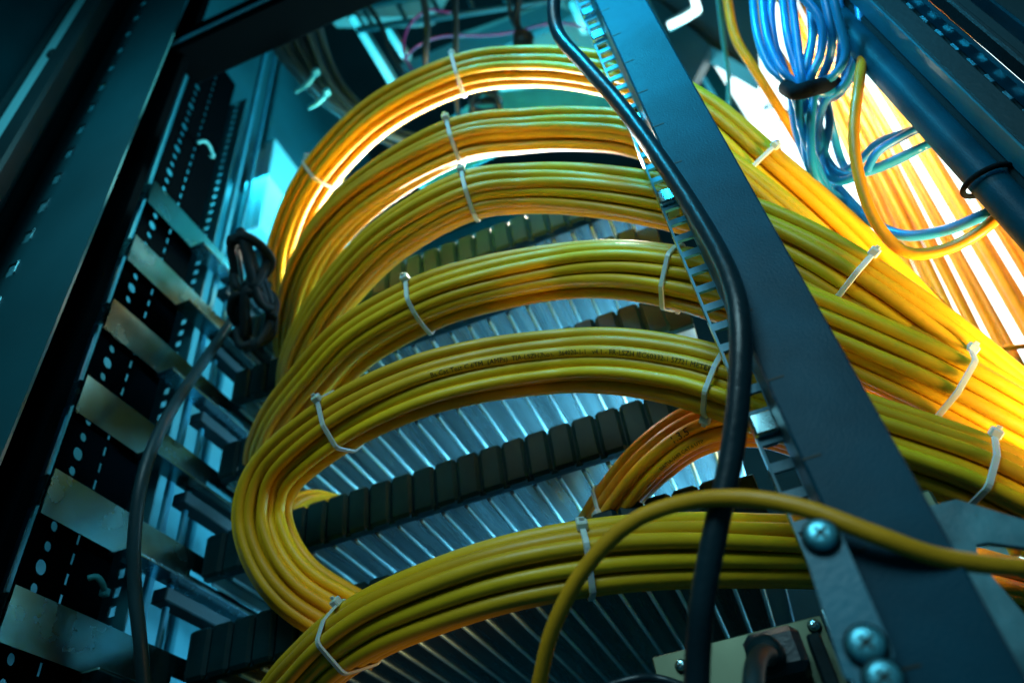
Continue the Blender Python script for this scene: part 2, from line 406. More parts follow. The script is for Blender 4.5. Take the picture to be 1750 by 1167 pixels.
# dark band post left of the rail
t = thing('rack_corner_post', (-.5, .36, 0), 'smooth dark corner post directly left of the left mounting rail', 'post')
xa, xb = VX(200, 300, .31), -.4520
mb = MB(); mb.bbox((xa, .31, -.1), (xb, .3135, 1.3), .001); mb.build('face', 'corner', t)

# left 19 inch mounting rail
t = thing('left_mounting_rail', (-.455, .322, 0), 'left vertical mounting rail with tiny square slots, dark web with round holes', 'mounting rail')
t.name = 'mounting_rail'
P = .015875; nz = 62
zs = [.06+P*j for j in range(nz+1)]
mb = MB(); mb.plate((-.4745, .336, 0), (1, 0, 0), (0, 0, 1), .0018, [0, .003, .0145, .0185], zs, {(1, j): ('rect', .0043, .0047) for j in range(nz)}); mb.build('front_flange', 'bracket', t)
zs2 = [.06+P*j for j in range(nz+1)]
mb = MB()
hh = {}
for j in range(nz):
    hh[(1, j)] = ('round', .0050, .0058) if j % 3 == 1 else ('round', .0034, .0042)
    hh[(3, j)] = ('rect', .0016, .0048)
mb.plate((-.456, .3385, 0), (0, 1, 0), (0, 0, 1), .0018, [0, .010, .022, .034, .044, .050, .066, .074], zs2, hh); mb.build('web', 'black', t)
mb = MB(); mb.plate((-.474, .438, 0), (1, 0, 0), (0, 0, 1), .0018, [-.02, .0, .012, .022], zs2, {(1, j): ('rect', .0035, .0045) for j in range(nz)}); mb.build('rear_flange', 'panel', t)
mb = MB(); mb.bbox((-.452, .445, .05), (-.446, .452, 1.25)); mb.bbox((-.452, .470, .05), (-.447, .475, 1.25)); mb.build('edge_fold', 'bracket', t)
for k in range(8):
    z = .275+.0903*k+.012
    mb = MB(); mb.lathe((-.467, .335, z), (-.3, -1, 0), [(0, 0), (0, .0042), (.009, .0042), (.0095, .0064), (.024, .0068), (.026, .005), (.026, 0)], 16)
    mb.build('thumbscrew', 'plastic', t)

# slide rails, one per level
LV = ['lowest', 'second lowest', 'third from the bottom', 'fourth from the bottom', 'fifth from the bottom', 'topmost']
for k in range(6):
    zt = .251+.0903*k
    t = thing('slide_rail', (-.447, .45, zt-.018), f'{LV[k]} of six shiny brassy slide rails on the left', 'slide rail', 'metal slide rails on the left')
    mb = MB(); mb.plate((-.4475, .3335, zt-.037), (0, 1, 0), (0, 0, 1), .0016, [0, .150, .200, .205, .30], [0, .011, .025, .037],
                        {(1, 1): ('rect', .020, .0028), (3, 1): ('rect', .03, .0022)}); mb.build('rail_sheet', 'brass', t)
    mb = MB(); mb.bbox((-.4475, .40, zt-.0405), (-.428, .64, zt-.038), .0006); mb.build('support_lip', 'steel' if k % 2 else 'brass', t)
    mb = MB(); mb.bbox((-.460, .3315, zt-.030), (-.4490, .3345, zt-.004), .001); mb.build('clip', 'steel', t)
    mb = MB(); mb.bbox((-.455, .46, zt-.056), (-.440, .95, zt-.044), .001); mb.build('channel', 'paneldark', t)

# ------------------------------------------------------------------ finned trays with finger strips
ZS = [.250, .3370, .4380, .5330, .6130]
PITCH = .0205
TN = ['bottom', 'second from the bottom', 'third from the bottom', 'fourth from the bottom', 'fifth from the bottom', 'highest']
X0, X1, YT = -.440, .030, .50
nf = int((X1-X0)/PITCH)
for k, zc in enumerate(ZS):
    t = thing('finned_tray', ((X0+X1)/2, YT, zc), f'{TN[k]} finned metal tray with black segmented front strip', 'tray', 'finned trays stacked in the rack')
    h = .042
    mb = MB()
    for i in range(nf):
        x = X0+i*PITCH
        mb.bbox((x+.0006, YT-.006, zc-h/2), (x+PITCH-.0006, YT+.004, zc+h/2), .0028)
    mb.bbox((X0, YT-.001, zc-h/2), (X1, YT+.006, zc+h/2-.003), .0008)
    mb.build('finger_strip', 'plastic', t)
    zb = zc-h/2+.002
    mb = MB()
    for i in range(nf):
        x = X0+i*PITCH; a = []
        for q in range(9):
            f = q/8; a.append((x+.0018+(PITCH-.0036)*f, zb+.0005*(2*f-1)**2))
        vs = []
        for yy in (YT+.0065, 1.05):
            vs += [(p[0], yy, p[1]) for p in a]
        mb.add(vs, [(q, q+1, 9+q+1, 9+q) for q in range(8)], True)
    mb.build('underside_slats', 'slat', t)
    mb = MB()
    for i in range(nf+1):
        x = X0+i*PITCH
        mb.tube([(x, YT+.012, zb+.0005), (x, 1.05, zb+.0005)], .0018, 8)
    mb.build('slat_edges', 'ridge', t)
    mb = MB(); mb.bbox((X0, YT+.0066, zb+.004), (X1, 1.05, zb+.016), .001); mb.build('tray_body', 'alu', t)
    mb = MB(); mb.bbox((X0-.002, YT-.004, zb+.001), (X0+.012, YT+.10, zc+h/2), .002); mb.build('end_block', 'plastic', t)

# ------------------------------------------------------------------ right black post and its perforated rail
PYF = .3075
t = thing('rack_post', (.0585, PYF, 0), 'broad dark teal textured steel post crossing the photo, in front of the yellow bundles', 'post')
mb = MB(); mb.bbox((.0398, PYF, -.05), (.0776, PYF+.030, 1.25), .0012); mb.build('post_face', 'post', t)
mb = MB()
for j in range(22):
    z = .2090+.0444*(j-4)
    mb.bbox((.0400, PYF-.0003, z-.0005), (.0482, PYF-.0001, z+.0005), .0001)
mb.build('unit_mark', 'ink', t)
t = thing('mounting_rail', (.035, .345, 0), 'narrow perforated ladder rail of square windows along the left edge of the broad post', 'mounting rail')
zs = [.2075-P/2+P*(j-12) for j in range(76)]
mb = MB(); mb.plate((.0285, .345, 0), (1, 0, 0), (0, 0, 1), .0022, [0, .0005, .0125, .0165], zs, {(1, j): ('rect', .0052, .0053) for j in range(75)}); mb.build('ladder_strip', 'bracket', t)
mb = MB(); mb.bbox((.0292, .3475, 0), (.0300, .362, 1.2), .0002); mb.build('rear_fold', 'steel', t)
for j in (2, 14, 20, 29, 32, 44, 47, 53):
    z = .2075+P*(j-2)+.0; mb = MB(); mb.bbox((.0285, .3385, z-.0065), (.0405, .3445, z+.0065), .0012); mb.bbox((.031, .3475, z-.005), (.0395, .357, z+.005), .001)
    mb.build('cage_nut', 'steel' if j % 3 else 'plastic', t)

# ------------------------------------------------------------------ yellow bundles
def zpath(z, pts): return [PZ(u, v, z) for u, v in pts]
def tt(p): return p.dot(FWD)
def ext(zp, right, t_end):
    """carry a level run on to the right with an even change of distance"""
    t0 = tt(zp[-1]); n = len(right); return zp+[PT(u, v, t0+(t_end-t0)*(1-(1-(i+1)/n)**1.4)) for i, (u, v) in enumerate(right)]
B = {}
B[1] = Bundle(ext(zpath(.676, [(560, 560), (500, 560), (486, 470), (505, 385), (552, 298), (650, 200), (787, 132), (900, 117)]),
              [(1000, 124), (1100, 150), (1200, 203), (1302, 290), (1450, 420), (1600, 580), (1760, 800)], .56),
              'topmost and furthest yellow cable bundle arching under the ceiling lights', seed=1, n=130, count=18, loose=.25)
B[2] = Bundle(ext(zpath(.594, [(590, 640), (510, 620), (505, 540), (540, 434), (625, 338), (775, 250), (900, 230)]),
              [(1000, 226), (1090, 236), (1200, 283), (1320, 375), (1450, 500), (1600, 640), (1780, 800)], .52),
              'second yellow cable bundle from the top, brightly lit on its inner side', seed=2, n=130, count=18, twist=.9, loose=.5)
B[3] = Bundle(ext(zpath(.512, [(620, 720), (530, 700), (512, 640), (548, 550), (624, 452), (704, 388), (805, 338), (900, 327)]),
              [(1000, 330), (1120, 347), (1230, 375), (1340, 420), (1445, 480), (1600, 590), (1780, 740)], .47),
              'third yellow cable bundle from the top, tied just below the second', seed=3, n=130, count=19)
B[4] = Bundle(ext(zpath(.432, [(600, 860), (500, 850), (458, 800), (478, 730), (540, 650), (610, 580), (725, 517), (830, 485), (950, 464)]),
              [(1050, 460), (1150, 473), (1250, 498), (1380, 545), (1500, 598), (1618, 655), (1800, 760)], .45),
              'middle yellow cable bundle, tied left of centre and again beside the post', seed=4, n=140, loose=.3)
B[5] = Bundle([PT(660, 1095, .56), PT(580, 1052, .562), PT(505, 1003, .568), PT(460, 940, .58), PT(445, 870, .592), PT(475, 800, .592)] + ext(zpath(.350, [(575, 722), (700, 663), (820, 632), (950, 616)]),
              [(1050, 615), (1150, 630), (1230, 652), (1340, 690), (1450, 728), (1560, 765), (1668, 805), (1800, 870)], .42),
              'large yellow cable bundle sweeping round the left with printed text along its front', seed=5, n=150, loose=.25, twist=.35)
B[6] = Bundle([PT(960, 1000, .64), PT(1005, 920, .60), PT(1050, 850, .57), PT(1110, 782, .54), PT(1190, 728, .52), PT(1290, 712, .51), PT(1380, 735, .50), PT(1470, 780, .50)],
              'short amber cable bundle curving up behind the black cable, handwritten mark on it', seed=6, n=90, count=12, mat='amber', r=.0046, loose=.08, twist=.1)
B[7] = Bundle(zpath(.190, [(420, 1330), (480, 1210), (540, 1140), (610, 1085), (700, 1040), (850, 988), (1010, 957), (1150, 946), (1280, 946), (1400, 950), (1530, 965), (1640, 985), (1790, 1020)]),
              'lowest yellow cable bundle crossing the bottom of the photo under the others', seed=7, n=120, count=17, r=.0047, loose=.25, twist=.3, sy=1.0, rot=.5)
# a looser run of amber cables dropping beside the tied bundles on the right
B[8] = Bundle([PT(1100, 200, .80), PT(1220, 235, .78), PT(1350, 340, .74), PT(1480, 450, .70), PT(1600, 570, .66), PT(1720, 740, .62), PT(1800, 900, .6)],
              'loose amber cable run behind the tied bundles on the right of the post', seed=8, n=80, mat='amber', loose=.8, count=16, sx=1.1)
B[9] = Bundle([PT(1280, 420, .64), PT(1380, 520, .60), PT(1500, 640, .57), PT(1620, 740, .54), PT(1780, 870, .52)],
              'cables coloured amber as the warm-lit underside of the middle bundle right of the post', seed=9, n=60, mat='amber', loose=.8, count=14, sx=1.2)  # amber stands for warm light on the yellow bundle above
B[10] = Bundle([PT(1380, 640, .60), PT(1480, 720, .58), PT(1580, 800, .55), PT(1680, 845, .52), PT(1800, 880, .48)],
               'cables coloured amber as the warm-lit underside of the large bundle, above the bracket', seed=10, n=60, mat='amber', loose=.8, count=14)  # warm light on the large bundle's lower side, put into the colour
B[11] = Bundle([PT(640, 880, .69), PT(575, 866, .70), PT(530, 862, .69), PT(490, 890, .68), PT(478, 960, .68), PT(520, 1040, .70)],
               'few short yellow cable ends showing inside the large left loop', seed=11, n=50, count=5, r=.0056, mat='amber', loose=.7)
B[1].tie(548, 297, 200); B[1].tie(787, 132, 200); B[1].tie(1302, 290, 150)
B[2].tie(775, 255, 165); B[3].tie(803, 330, 165); B[3].tie(1445, 480, 160)
B[4].tie(722, 518, 150); B[4].tie(1155, 470, -30); B[4].tie(1616, 655, 165); B[4].tie(470, 790, 180)
B[5].tie(578, 720, 160); B[5].tie(1228, 652, -10); B[5].tie(1665, 805, 165)
B[6].tie(1045, 855, 120, m='nylon'); B[7].tie(1008, 957, 150); B[7].tie(607, 1087, 165)
B[2].tie(500, 600, 150)
c = B[5].facing(1000, 640, want=-1.5)
B[5].text('Ba Cat Test C.6TM  (AMPs)  TIA-LSZH(Non..  B64020-1-1   v4.1 - FR-LSZH IEC60332-1 57721 METER', .0048, 735, 655, c, ang=-.1)
c = B[6].facing(1180, 745, want=0)
B[6].text('1.3.5', .0075, 1148, 758, c, ang=0)
c2 = B[6].facing(1180, 722, want=2.0)
if c2 == c: c2 = B[6].facing(1180, 722, 1, want=2.0)
B[6].text('EIA/TIA-568B CAT.6 UTP', .0035, 1110, 775, c2, ang=-.3)

# ------------------------------------------------------------------ vertical cable trunk on the right
rnd = random.Random(21)
t = thing('hanging_cables', PY(1600, 500, .72), 'wide fan of amber cables hanging in front of the white lit panel at right', 'cables')
for i in range(40):
    f = i/39
    if i in (8, 11, 12, 16, 17, 21, 24, 25, 29, 34): continue
    y = .70+(.013 if i % 2 else 0)+rnd.uniform(-.006, .006)
    pts = []; w0, w1 = rnd.uniform(-9, 9), rnd.uniform(-12, 12)
    for v in (-120, 60, 200, 400, 600, 800, 950):
        u0 = 1330+v*.36+60*math.sin(max(0, v)/900*1.5); u1 = 1640+(v-50)*.85
        pts.append(PY(u0+(u1-u0)*f+w0+(w1-w0)*v/900, v, y))
    mb = MB(); mb.tube(spline(pts, 40), .0043*rnd.uniform(.9, 1.1), 10); mb.build('cable', 'amber', t)
mb = MB(); a = PY(1655, 607, .69); b = PY(1790, 588, .69); mb.tube([a, a.lerp(b, .5)+Vector((0, -.003, 0)), b], .0028, 8); mb.build('cross_tie', 'amber', t)

# overexposed pale panel behind; its brightness is emission put into the surface
t = thing('glowing_panel', (.62, .95, .9), 'blown out white panel made to glow with teal edge frame behind the amber cables, upper right', 'light')
mb = MB(); mb.box((.292, .95, .25), (.95, .96, 1.60)); mb.build('glow_surface', 'whiteglow', t)
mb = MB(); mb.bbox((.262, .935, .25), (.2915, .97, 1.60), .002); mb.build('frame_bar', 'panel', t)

# small fittings on the lit panel
for (u, v, l) in ((1262, 130, 'upper dark wire clip on the white lit panel'), (1318, 185, 'middle dark wire clip on the white lit panel'), (1345, 205, 'lower dark wire clip on the white lit panel')):
    a = PY(u, v, .935); pts = [a+Vector((.012*math.cos(k*.7), -.004*math.sin(k*1.3), .013*math.sin(k*.7)+.0016*k)) for k in range(12)]
    mb = MB(); mb.tube(spline(pts, 40), .0028, 8); tag(mb.build('wire_clip', 'bracket'), l, 'clip', 'wire clips on the lit panel')
cable([PT(1225, -20, .98), PT(1235, 60, .98), PT(1246, 150, .98), PT(1243, 230, .99), PT(1262, 300, 1.0)], .0030, 'thin pale teal cord hanging left of the white lit panel', 'tealtie', 'cord', n=40)

# ------------------------------------------------------------------ blue cables upper right
t = thing('blue_cable_bundle', PT(1365, 150, .6), 'bright blue cables gathered in a black hook tape wrap, top right', 'cable bundle')
bl = [
 [(1460,-40,.62),(1470,40,.6),(1462,95,.59),(1440,150,.59),(1410,172,.6),(1398,240,.62),(1420,330,.63)],
 [(1300,-30,.67),(1318,60,.66),(1348,140,.65),(1362,230,.65),(1400,320,.65),(1440,360,.65)],
 [(1415,-40,.58),(1432,30,.575),(1446,90,.575),(1425,130,.58),(1395,150,.59),(1385,230,.585),(1398,310,.59),(1460,375,.61)],
 [(1285,-30,.66),(1292,50,.63),(1315,115,.61),(1352,152,.60),(1372,215,.60),(1385,290,.60),(1440,345,.60),(1510,395,.61)],
 [(1300,-30,.65),(1310,60,.62),(1335,120,.60),(1362,150,.595),(1368,210,.59),(1390,270,.59),(1425,340,.6),(1480,380,.62)],
 [(1335,-30,.64),(1345,60,.61),(1362,120,.60),(1372,150,.59),(1378,220,.60),(1400,300,.61),(1470,360,.62)],
 [(1350,-30,.62),(1362,70,.60),(1370,125,.59),(1378,152,.59),(1410,160,.59),(1440,140,.6),(1452,100,.62)],
 [(1380,-30,.62),(1388,60,.60),(1378,120,.59),(1383,150,.60),(1400,215,.62),(1412,270,.62),(1445,300,.6),(1510,285,.58),(1590,245,.56)],
 [(1345,-30,.60),(1400,30,.585),(1403,90,.585),(1385,135,.585),(1395,160,.60),(1430,165,.62),(1470,110,.63)],
 [(1400,-40,.60),(1420,50,.59),(1418,100,.60),(1400,150,.61),(1418,205,.62),(1408,270,.62),(1430,310,.6),(1490,290,.58),(1580,250,.56)],
 [(1430,-40,.62),(1438,60,.61),(1432,120,.61),(1412,155,.62),(1425,230,.64),(1440,280,.64),(1460,300,.62)],
 [(1480,295,.58),(1500,260,.575),(1540,235,.57),(1600,205,.56)],
 [(1430,305,.62),(1470,275,.60),(1500,245,.59),(1545,228,.58),(1600,210,.56)],
 [(1410,-40,.64),(1395,40,.63),(1375,110,.62),(1355,150,.61),(1330,100,.62),(1318,30,.63),(1322,-30,.64)],
]
for q in bl:
    mb = MB(); mb.tube(spline([PT(*p) for p in q], 50), .0034, 12); mb.build('cable', 'blue', t)
mb = MB(); a, b = PT(1352, 138, .585), PT(1392, 165, .585)
mb.tube(spline([PT(1343, 150, .60), PT(1360, 158, .575), PT(1385, 152, .572), PT(1425, 142, .60)], 16), .0062, 12); mb.build('hook_tape', 'nylonblack', t)
cable([PT(1500, 20, .62), PT(1478, 85, .585), PT(1467, 150, .555), PT(1459, 230, .54), (PT(1470, 310, .53)), PT(1500, 385, .52), PT(1550, 432, .51), PT(1620, 425, .50), PT(1690, 385, .49), PT(1740, 330, .50)],
      .0040, 'single ochre cable looping down in front of the blue cables at right', 'amber')
cable([PT(1430, 320, .62), PT(1480, 372, .58), PT(1540, 402, .55), PT(1610, 395, .53), PT(1680, 368, .50), PT(1750, 330, .5)], .0040, 'single dark blue cable sagging across the white lit amber cables at right', 'blue')
for i, q in enumerate([[(1292,-20,.7),(1310,60,.69),(1340,110,.68),(1362,150,.68),(1400,240,.68)], [(1240,-20,.75),(1255,60,.74),(1290,120,.73),(1340,200,.73),(1420,330,.74),(1500,440,.76)], [(1330,-20,.7),(1350,40,.69),(1362,100,.68)]]):
    cable([PT(*p) for p in q], .0046, ['amber cable hanging among the blue cables at the top', 'leftmost amber cable hanging left of the blue cables', 'short amber cable seen between the blue strands'][i], 'amber', n=40)

# ------------------------------------------------------------------ right frame: tube and profiles
t = thing('support_tube', (.2215, .38, 0), 'round dark teal tube running along the right side with a black tape loop', 'tube')
mb = MB(); mb.tube([(.2215, .38, z) for z in (0, .4, .8, 1.2)], .0108, 28); mb.build('tube', 'post', t)
mb = MB(); q = PY(1662, 318, .38)
ring = [Vector((.2215, .38, q.z))+Vector((math.cos(a)*.0145, math.sin(a)*.0145, math.sin(a)*.004)) for a in [k*math.pi/12 for k in range(25)]]
mb.tube(ring, .0018, 8); mb.build('tape_loop', 'nylonblack', t)
t = thing('right_frame_profile', (.28, .34, 0), 'grooved dark cabinet frame profile filling the top right corner', 'cabinet frame')
t.name = 'cabinet_frame_profile'
def bar(name, xa, xb, ya, yb, m, c=.0015): mb = MB(); mb.bbox((xa, ya, 0), (xb, yb, 1.25), c); mb.build(name, m, t)
bar('back_channel', .229, .262, .372, .376, 'dark')
bar('inner_edge', .2330, .2345, .352, .371, 'bracket')
bar('flat_face', .2365, .2525, .355, .371, 'paneldark')
bar('groove', .2535, .2700, .364, .372, 'dark')
bar('rib', .2590, .2625, .350, .3638, 'post'); bar('rib', .2710, .2760, .350, .364, 'postdark')
bar('outer_face', .2775, .2870, .356, .372, 'paneldark'); bar('rib', .2890, .2915, .348, .372, 'post')
bar('outer_face', .2930, .45, .360, .372, 'paneldark')
mb = MB()
for k in range(30):
    z = .35+k*.022; mb.bbox((.2545, .3605, z), (.2580, .3637, z+.010), .0005)
mb.build('contact_tab', 'steel', t)

# ------------------------------------------------------------------ cables in front
cable([PT(955,-40,.62), PT(946,10,.61), PT(955,60,.60), PT(1000,112,.565), PT(1060,180,.53), PT(1130,275,.475), PT(1195,375,.425), PT(1245,470,.385), PT(1265,560,.36), PT(1262,680,.345), PT(1248,790,.335), PT(1222,910,.325), PT(1200,1030,.318), PT(1192,1130,.315), PT(1190,1220,.31)],
      .0055, 'thick black power cable snaking down in front of the post and bundles', 'blackrub', n=120, sides=20)
cable([PT(912,1230,.36), PT(925,1150,.355), PT(948,1065,.35), PT(1000,970,.345), PT(1075,895,.338), (PT(1160,860,.33)), PT(1260,850,.315), PT(1370,867,.30), PT(1500,915,.285), PT(1620,955,.28), PT(1800,975,.28)],
      .0037, 'single yellow cable arching in front of the bundles and the post at the bottom', 'amber2', n=100, sides=16)
cable([PT(430,470,.80), PT(400,540,.78), PT(352,612,.70), PT(290,705,.62), PT(248,800,.57), PT(231,900,.55), PT(230,1000,.54), PT(240,1100,.53), PT(250,1220,.53)],
      .0049, 'grey cable hanging down across the slide rails on the left', 'greyrub', n=90)
# coiled black cord at the left
mb = MB(); rnd = random.Random(5); pts = []
base = PT(428, 498, .74)
for k in range(64):
    a = k/64*2*math.pi*6; low = k % 16 < 8; cy = .026 if (k//8) % 2 else -.026
    w = .0235+rnd.uniform(-.003, .003)
    pts.append(base+RIGHT*(math.cos(a)*w*.72-.10*cy+rnd.uniform(-.003, .003))+(-DOWN)*(math.sin(a)*w*1.15+cy)+FWD*(.014*math.sin(a*.37+k)))
mb.tube(spline(pts, 380), .0047, 10)
tag(mb.build('coiled_cord', 'cordmat'), 'black cord coiled in tangled loops left of the yellow bundles', 'cord')

# ------------------------------------------------------------------ overhead things
t = thing('overhead_beam', (-.1, .31, .92), 'nearly black square beam across the top left corner', 'beam')
a = PY(288, 90, .282); b = PZ(327, 150, a.z)
mb = MB(); mb.bbox((a.x, .282, a.z), (.3, b.y, a.z+.05), .002); mb.build('beam_box', 'black', t)
mb = MB(); mb.bbox((a.x, .2785, a.z+.009), (.3, .2815, a.z+.017), .001); mb.build('lip', 'bracket', t)

t = thing('dark_cable_bundle', PT(560, 120, .95), 'dark grey cable bundle hanging from the top with two pale blue ties', 'cable bundle')
rnd = random.Random(9); paths = []
for i in range(16):
    ox, oy = rnd.uniform(-55, 55), rnd.uniform(-25, 25); d = rnd.uniform(.93, 1.0)
    q = spline([PT(470+ox*1.2, -40+oy, d), PT(500+ox, 60+oy, d), PT(545+ox*.6, 140+oy*.8, d), PT(600+ox*.4, 195+oy*.6, d), PT(680+ox*.3, 240+oy*.5, d), PT(780+ox*.3, 260+oy*.4, d)], 36)
    mb = MB(); mb.tube(q, .0045, 8); mb.build('cable', 'greyrub', t)
for (u0, v0, u1, v1) in ((506, 156, 540, 124), (528, 184, 558, 158)):
    mb = MB(); mb.tube(spline([PT(u0, v0, .90), PT((u0+u1)/2+3, (v0+v1)/2+3, .885), PT(u1, v1, .90)], 10), .0032, 8); mb.bbox(PT(u1, v1, .895)-Vector((.004,)*3), PT(u1, v1, .895)+Vector((.004,)*3), .001); mb.build('cable_tie', 'tealtie', t)

# lit slots of the lamp overhead
for i, (a, b, w, l) in enumerate((((603, 32), (672, 146), .006, 'long cyan light strip at the top left of the yellow arch'), ((664, 55), (690, 95), .0055, 'shorter cyan light strip right of the long one'),
                     ((978, 8), (998, 48), .006, 'small cyan light strip just inside the bend of the black cable'))):
    t = thing('strip_light', PT(*a, 1.25), l, 'strip light', 'cyan strip lights overhead')
    A, Bp = PT(*a, 1.25), PT(*b, 1.2); mb = MB(); mb.tube([A, A.lerp(Bp, .5), Bp], w, 12); mb.build('glow_surface', 'tubelight', t)
    d = (Bp-A).normalized()*.01; mb = MB(); up3 = Vector((0, .006, .014)); mb.tube([A-d+up3, Bp+d+up3], w*1.5, 8); mb.build('housing', 'silver', t)
t = thing('strip_light', PT(1160, 40, 1.2), 'bent white light tube right of the post at the top edge', 'strip light', 'cyan strip lights overhead')
mb = MB(); mb.tube([PT(1142, 45, 1.2), PT(1170, 32, 1.19), PT(1192, 18, 1.18)], .0062, 12); mb.tube([PT(1192, 18, 1.18), PT(1186, -4, 1.2), PT(1180, -20, 1.2)], .0062, 12); mb.build('glow_surface', 'whiteglow', t)
mb = MB(); mb.tube([PT(1142, 45, 1.24), PT(1196, 14, 1.22)], .010, 8); mb.build('housing', 'silver', t)

def slab(name, pts, m, th, label, cat, t=None):
    mb = MB(); mb.prism(pts, th); return tag(mb.build(name, m), label, cat)
slab('ceiling_tray', [PT(690,255,1.15), PT(830,160,1.15), PT(1000,140,1.12), PT(1100,215,1.08), PT(900,240,1.10), PT(720,330,1.15)], 'cyanpaint', (0, .02, .03), 'pale cyan overhead tray glimpsed under the topmost yellow arch', 'tray')
slab('ceiling_panel', [PT(780,60,1.4), PT(1010,-20,1.4), PT(1060,60,1.4), PT(1040,130,1.4), PT(850,150,1.4)], 'silver', (0, .03, .03), 'grey green ceiling panel above the topmost yellow arch', 'panel')
slab('cross_beam', [PT(680,112,1.3), PT(940,5,1.3), PT(985,25,1.3), PT(720,140,1.3)], 'panel', (0, .02, .02), 'dull teal slanted beam above the topmost yellow arch', 'beam')
slab('duct_box', [PT(1100,-20,1.35), PT(1290,-20,1.3), PT(1300,130,1.3), PT(1215,80,1.3), PT(1180,150,1.3)], 'paneldark', (0, .05, .03), 'dark duct box between the post and the white lit panel', 'duct')
slab('rail_box', [PT(560,-30,1.3), PT(760,-30,1.3), PT(730,25,1.3), PT(700,30,1.3), PT(560,30,1.3)], 'silver', (0, .03, .02), 'small grey rail box at the top edge right of the dark beam', 'box')
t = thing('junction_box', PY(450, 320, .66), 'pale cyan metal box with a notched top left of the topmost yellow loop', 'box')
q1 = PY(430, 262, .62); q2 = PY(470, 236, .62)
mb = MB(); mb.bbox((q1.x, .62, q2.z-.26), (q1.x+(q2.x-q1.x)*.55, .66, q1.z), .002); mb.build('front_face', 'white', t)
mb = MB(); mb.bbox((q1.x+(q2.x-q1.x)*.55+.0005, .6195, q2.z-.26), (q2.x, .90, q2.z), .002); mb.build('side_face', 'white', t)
t = thing('ladder_tray', PT(760, 30, 1.2), 'dull teal cable ladder running across the top behind the hanging black cords', 'cable ladder')
for (a, b) in (((590, 18), (1000, -60)), ((610, 52), (1010, -10))):
    mb = MB(); A_, B_ = PT(*a, 1.22), PT(*b, 1.2); mb.tube([A_, A_.lerp(B_, .5), B_], .006, 8); mb.build('side_bar', 'panel', t)
for k in range(7):
    f = (k+.5)/7; A_ = PT(590+410*f, 18-78*f, 1.22); B_ = PT(610+400*f, 52-62*f, 1.22); mb = MB(); mb.tube([A_, B_], .004, 8); mb.build('rung', 'panel', t)
rnd = random.Random(31)
for i, (a, b, l) in enumerate((((600, -20), (700, 130), 'dark cord left of the long cyan light strip'), ((850, -20), (900, 60), 'dark cord behind the magenta wire near the top edge'), ((880, -20), (905, 95), 'thicker dark cord left of the bend of the black power cable'))):
    cable([PT(a[0]+(b[0]-a[0])*f+10*math.sin(f*5+i), a[1]+(b[1]-a[1])*f, 1.05+.03*f) for f in (0, .25, .5, .75, 1)], .0035+.002*(i == 2), l, 'cordmat', 'cord', n=30)
mb = MB(); pts = [PT(895+14*math.cos(k*.9)+rnd.uniform(-3, 3), 62+12*math.sin(k*.9)+k*.5, 1.06) for k in range(24)]
mb.tube(spline(pts, 90), .0028, 8); tag(mb.build('cord_knot', 'cordmat'), 'small dark knot of cord hanging at the top centre right', 'cord')

# hanging black cords and magenta wires
cable([PT(720,-20,.95), PT(730,40,.95), PT(727,100,.96), PT(735,160,1.0)], .0045, 'left of two thin black cords hanging at the top edge', 'blackrub', n=30)
cable([PT(778,-20,.95), PT(779,60,.96), PT(778,140,.98), PT(784,200,1.0)], .0038, 'right of two thin black cords hanging at the top edge', 'blackrub', n=30)
cable([PT(770,22,1.1), PT(730,18,1.1), PT(697,48,1.1), PT(690,90,1.1), PT(712,135,1.1)], .0022, 'magenta wire looping left of the hanging black cords', 'magenta', 'wire', n=40)
cable([PT(690,102,1.08), PT(715,78,1.08), PT(760,62,1.08), PT(850,60,1.1), PT(950,40,1.1), PT(1010,55,1.1), PT(1030,95,1.1)], .0020, 'long magenta wire running right towards the post', 'magenta', 'wire', n=50)
mb = MB(); rnd = random.Random(3); pts = []
for k in range(70):
    a = k/70*2*math.pi*6; pts.append(PT(830+26*math.cos(a)+rnd.uniform(-3, 3), 183+18*math.sin(a)+10*math.sin(k*.13)+rnd.uniform(-2, 2), .98+.02*math.sin(a*.7)))
mb.tube(spline(pts, 200), .003, 8); tag(mb.build('wire_tangle', 'blackrub'), 'small tangle of black wire under the topmost yellow arch', 'wire')
t = thing('cable_clip', PX(165, 1000, -.44), 'pale blue plastic tie hooked on the left rail between the two lowest slide rails', 'clip', 'pale ties on the left rail')
def clip(t, u, v, x, s=1):
    mb = MB(); mb.tube(spline([PX(u-15*s, v-12*s, x), PX(u, v-15*s, x+.004), PX(u+10*s, v-3*s, x+.004), PX(u+14*s, v+10*s, x)], 12), .0022, 8); mb.build('loop', 'tealtie', t)
    q = PX(u+14*s, v+12*s, x); mb = MB(); mb.bbox(q-Vector((.003,)*3), q+Vector((.003,)*3), .001); mb.build('head', 'tealtie', t)
clip(t, 165, 1000, -.44)
t2 = thing('cable_clip', PX(355, 255, -.44), 'pale tie hooked on the left rail above the topmost slide rail', 'clip', 'pale ties on the left rail'); clip(t2, 350, 255, -.44, .9)

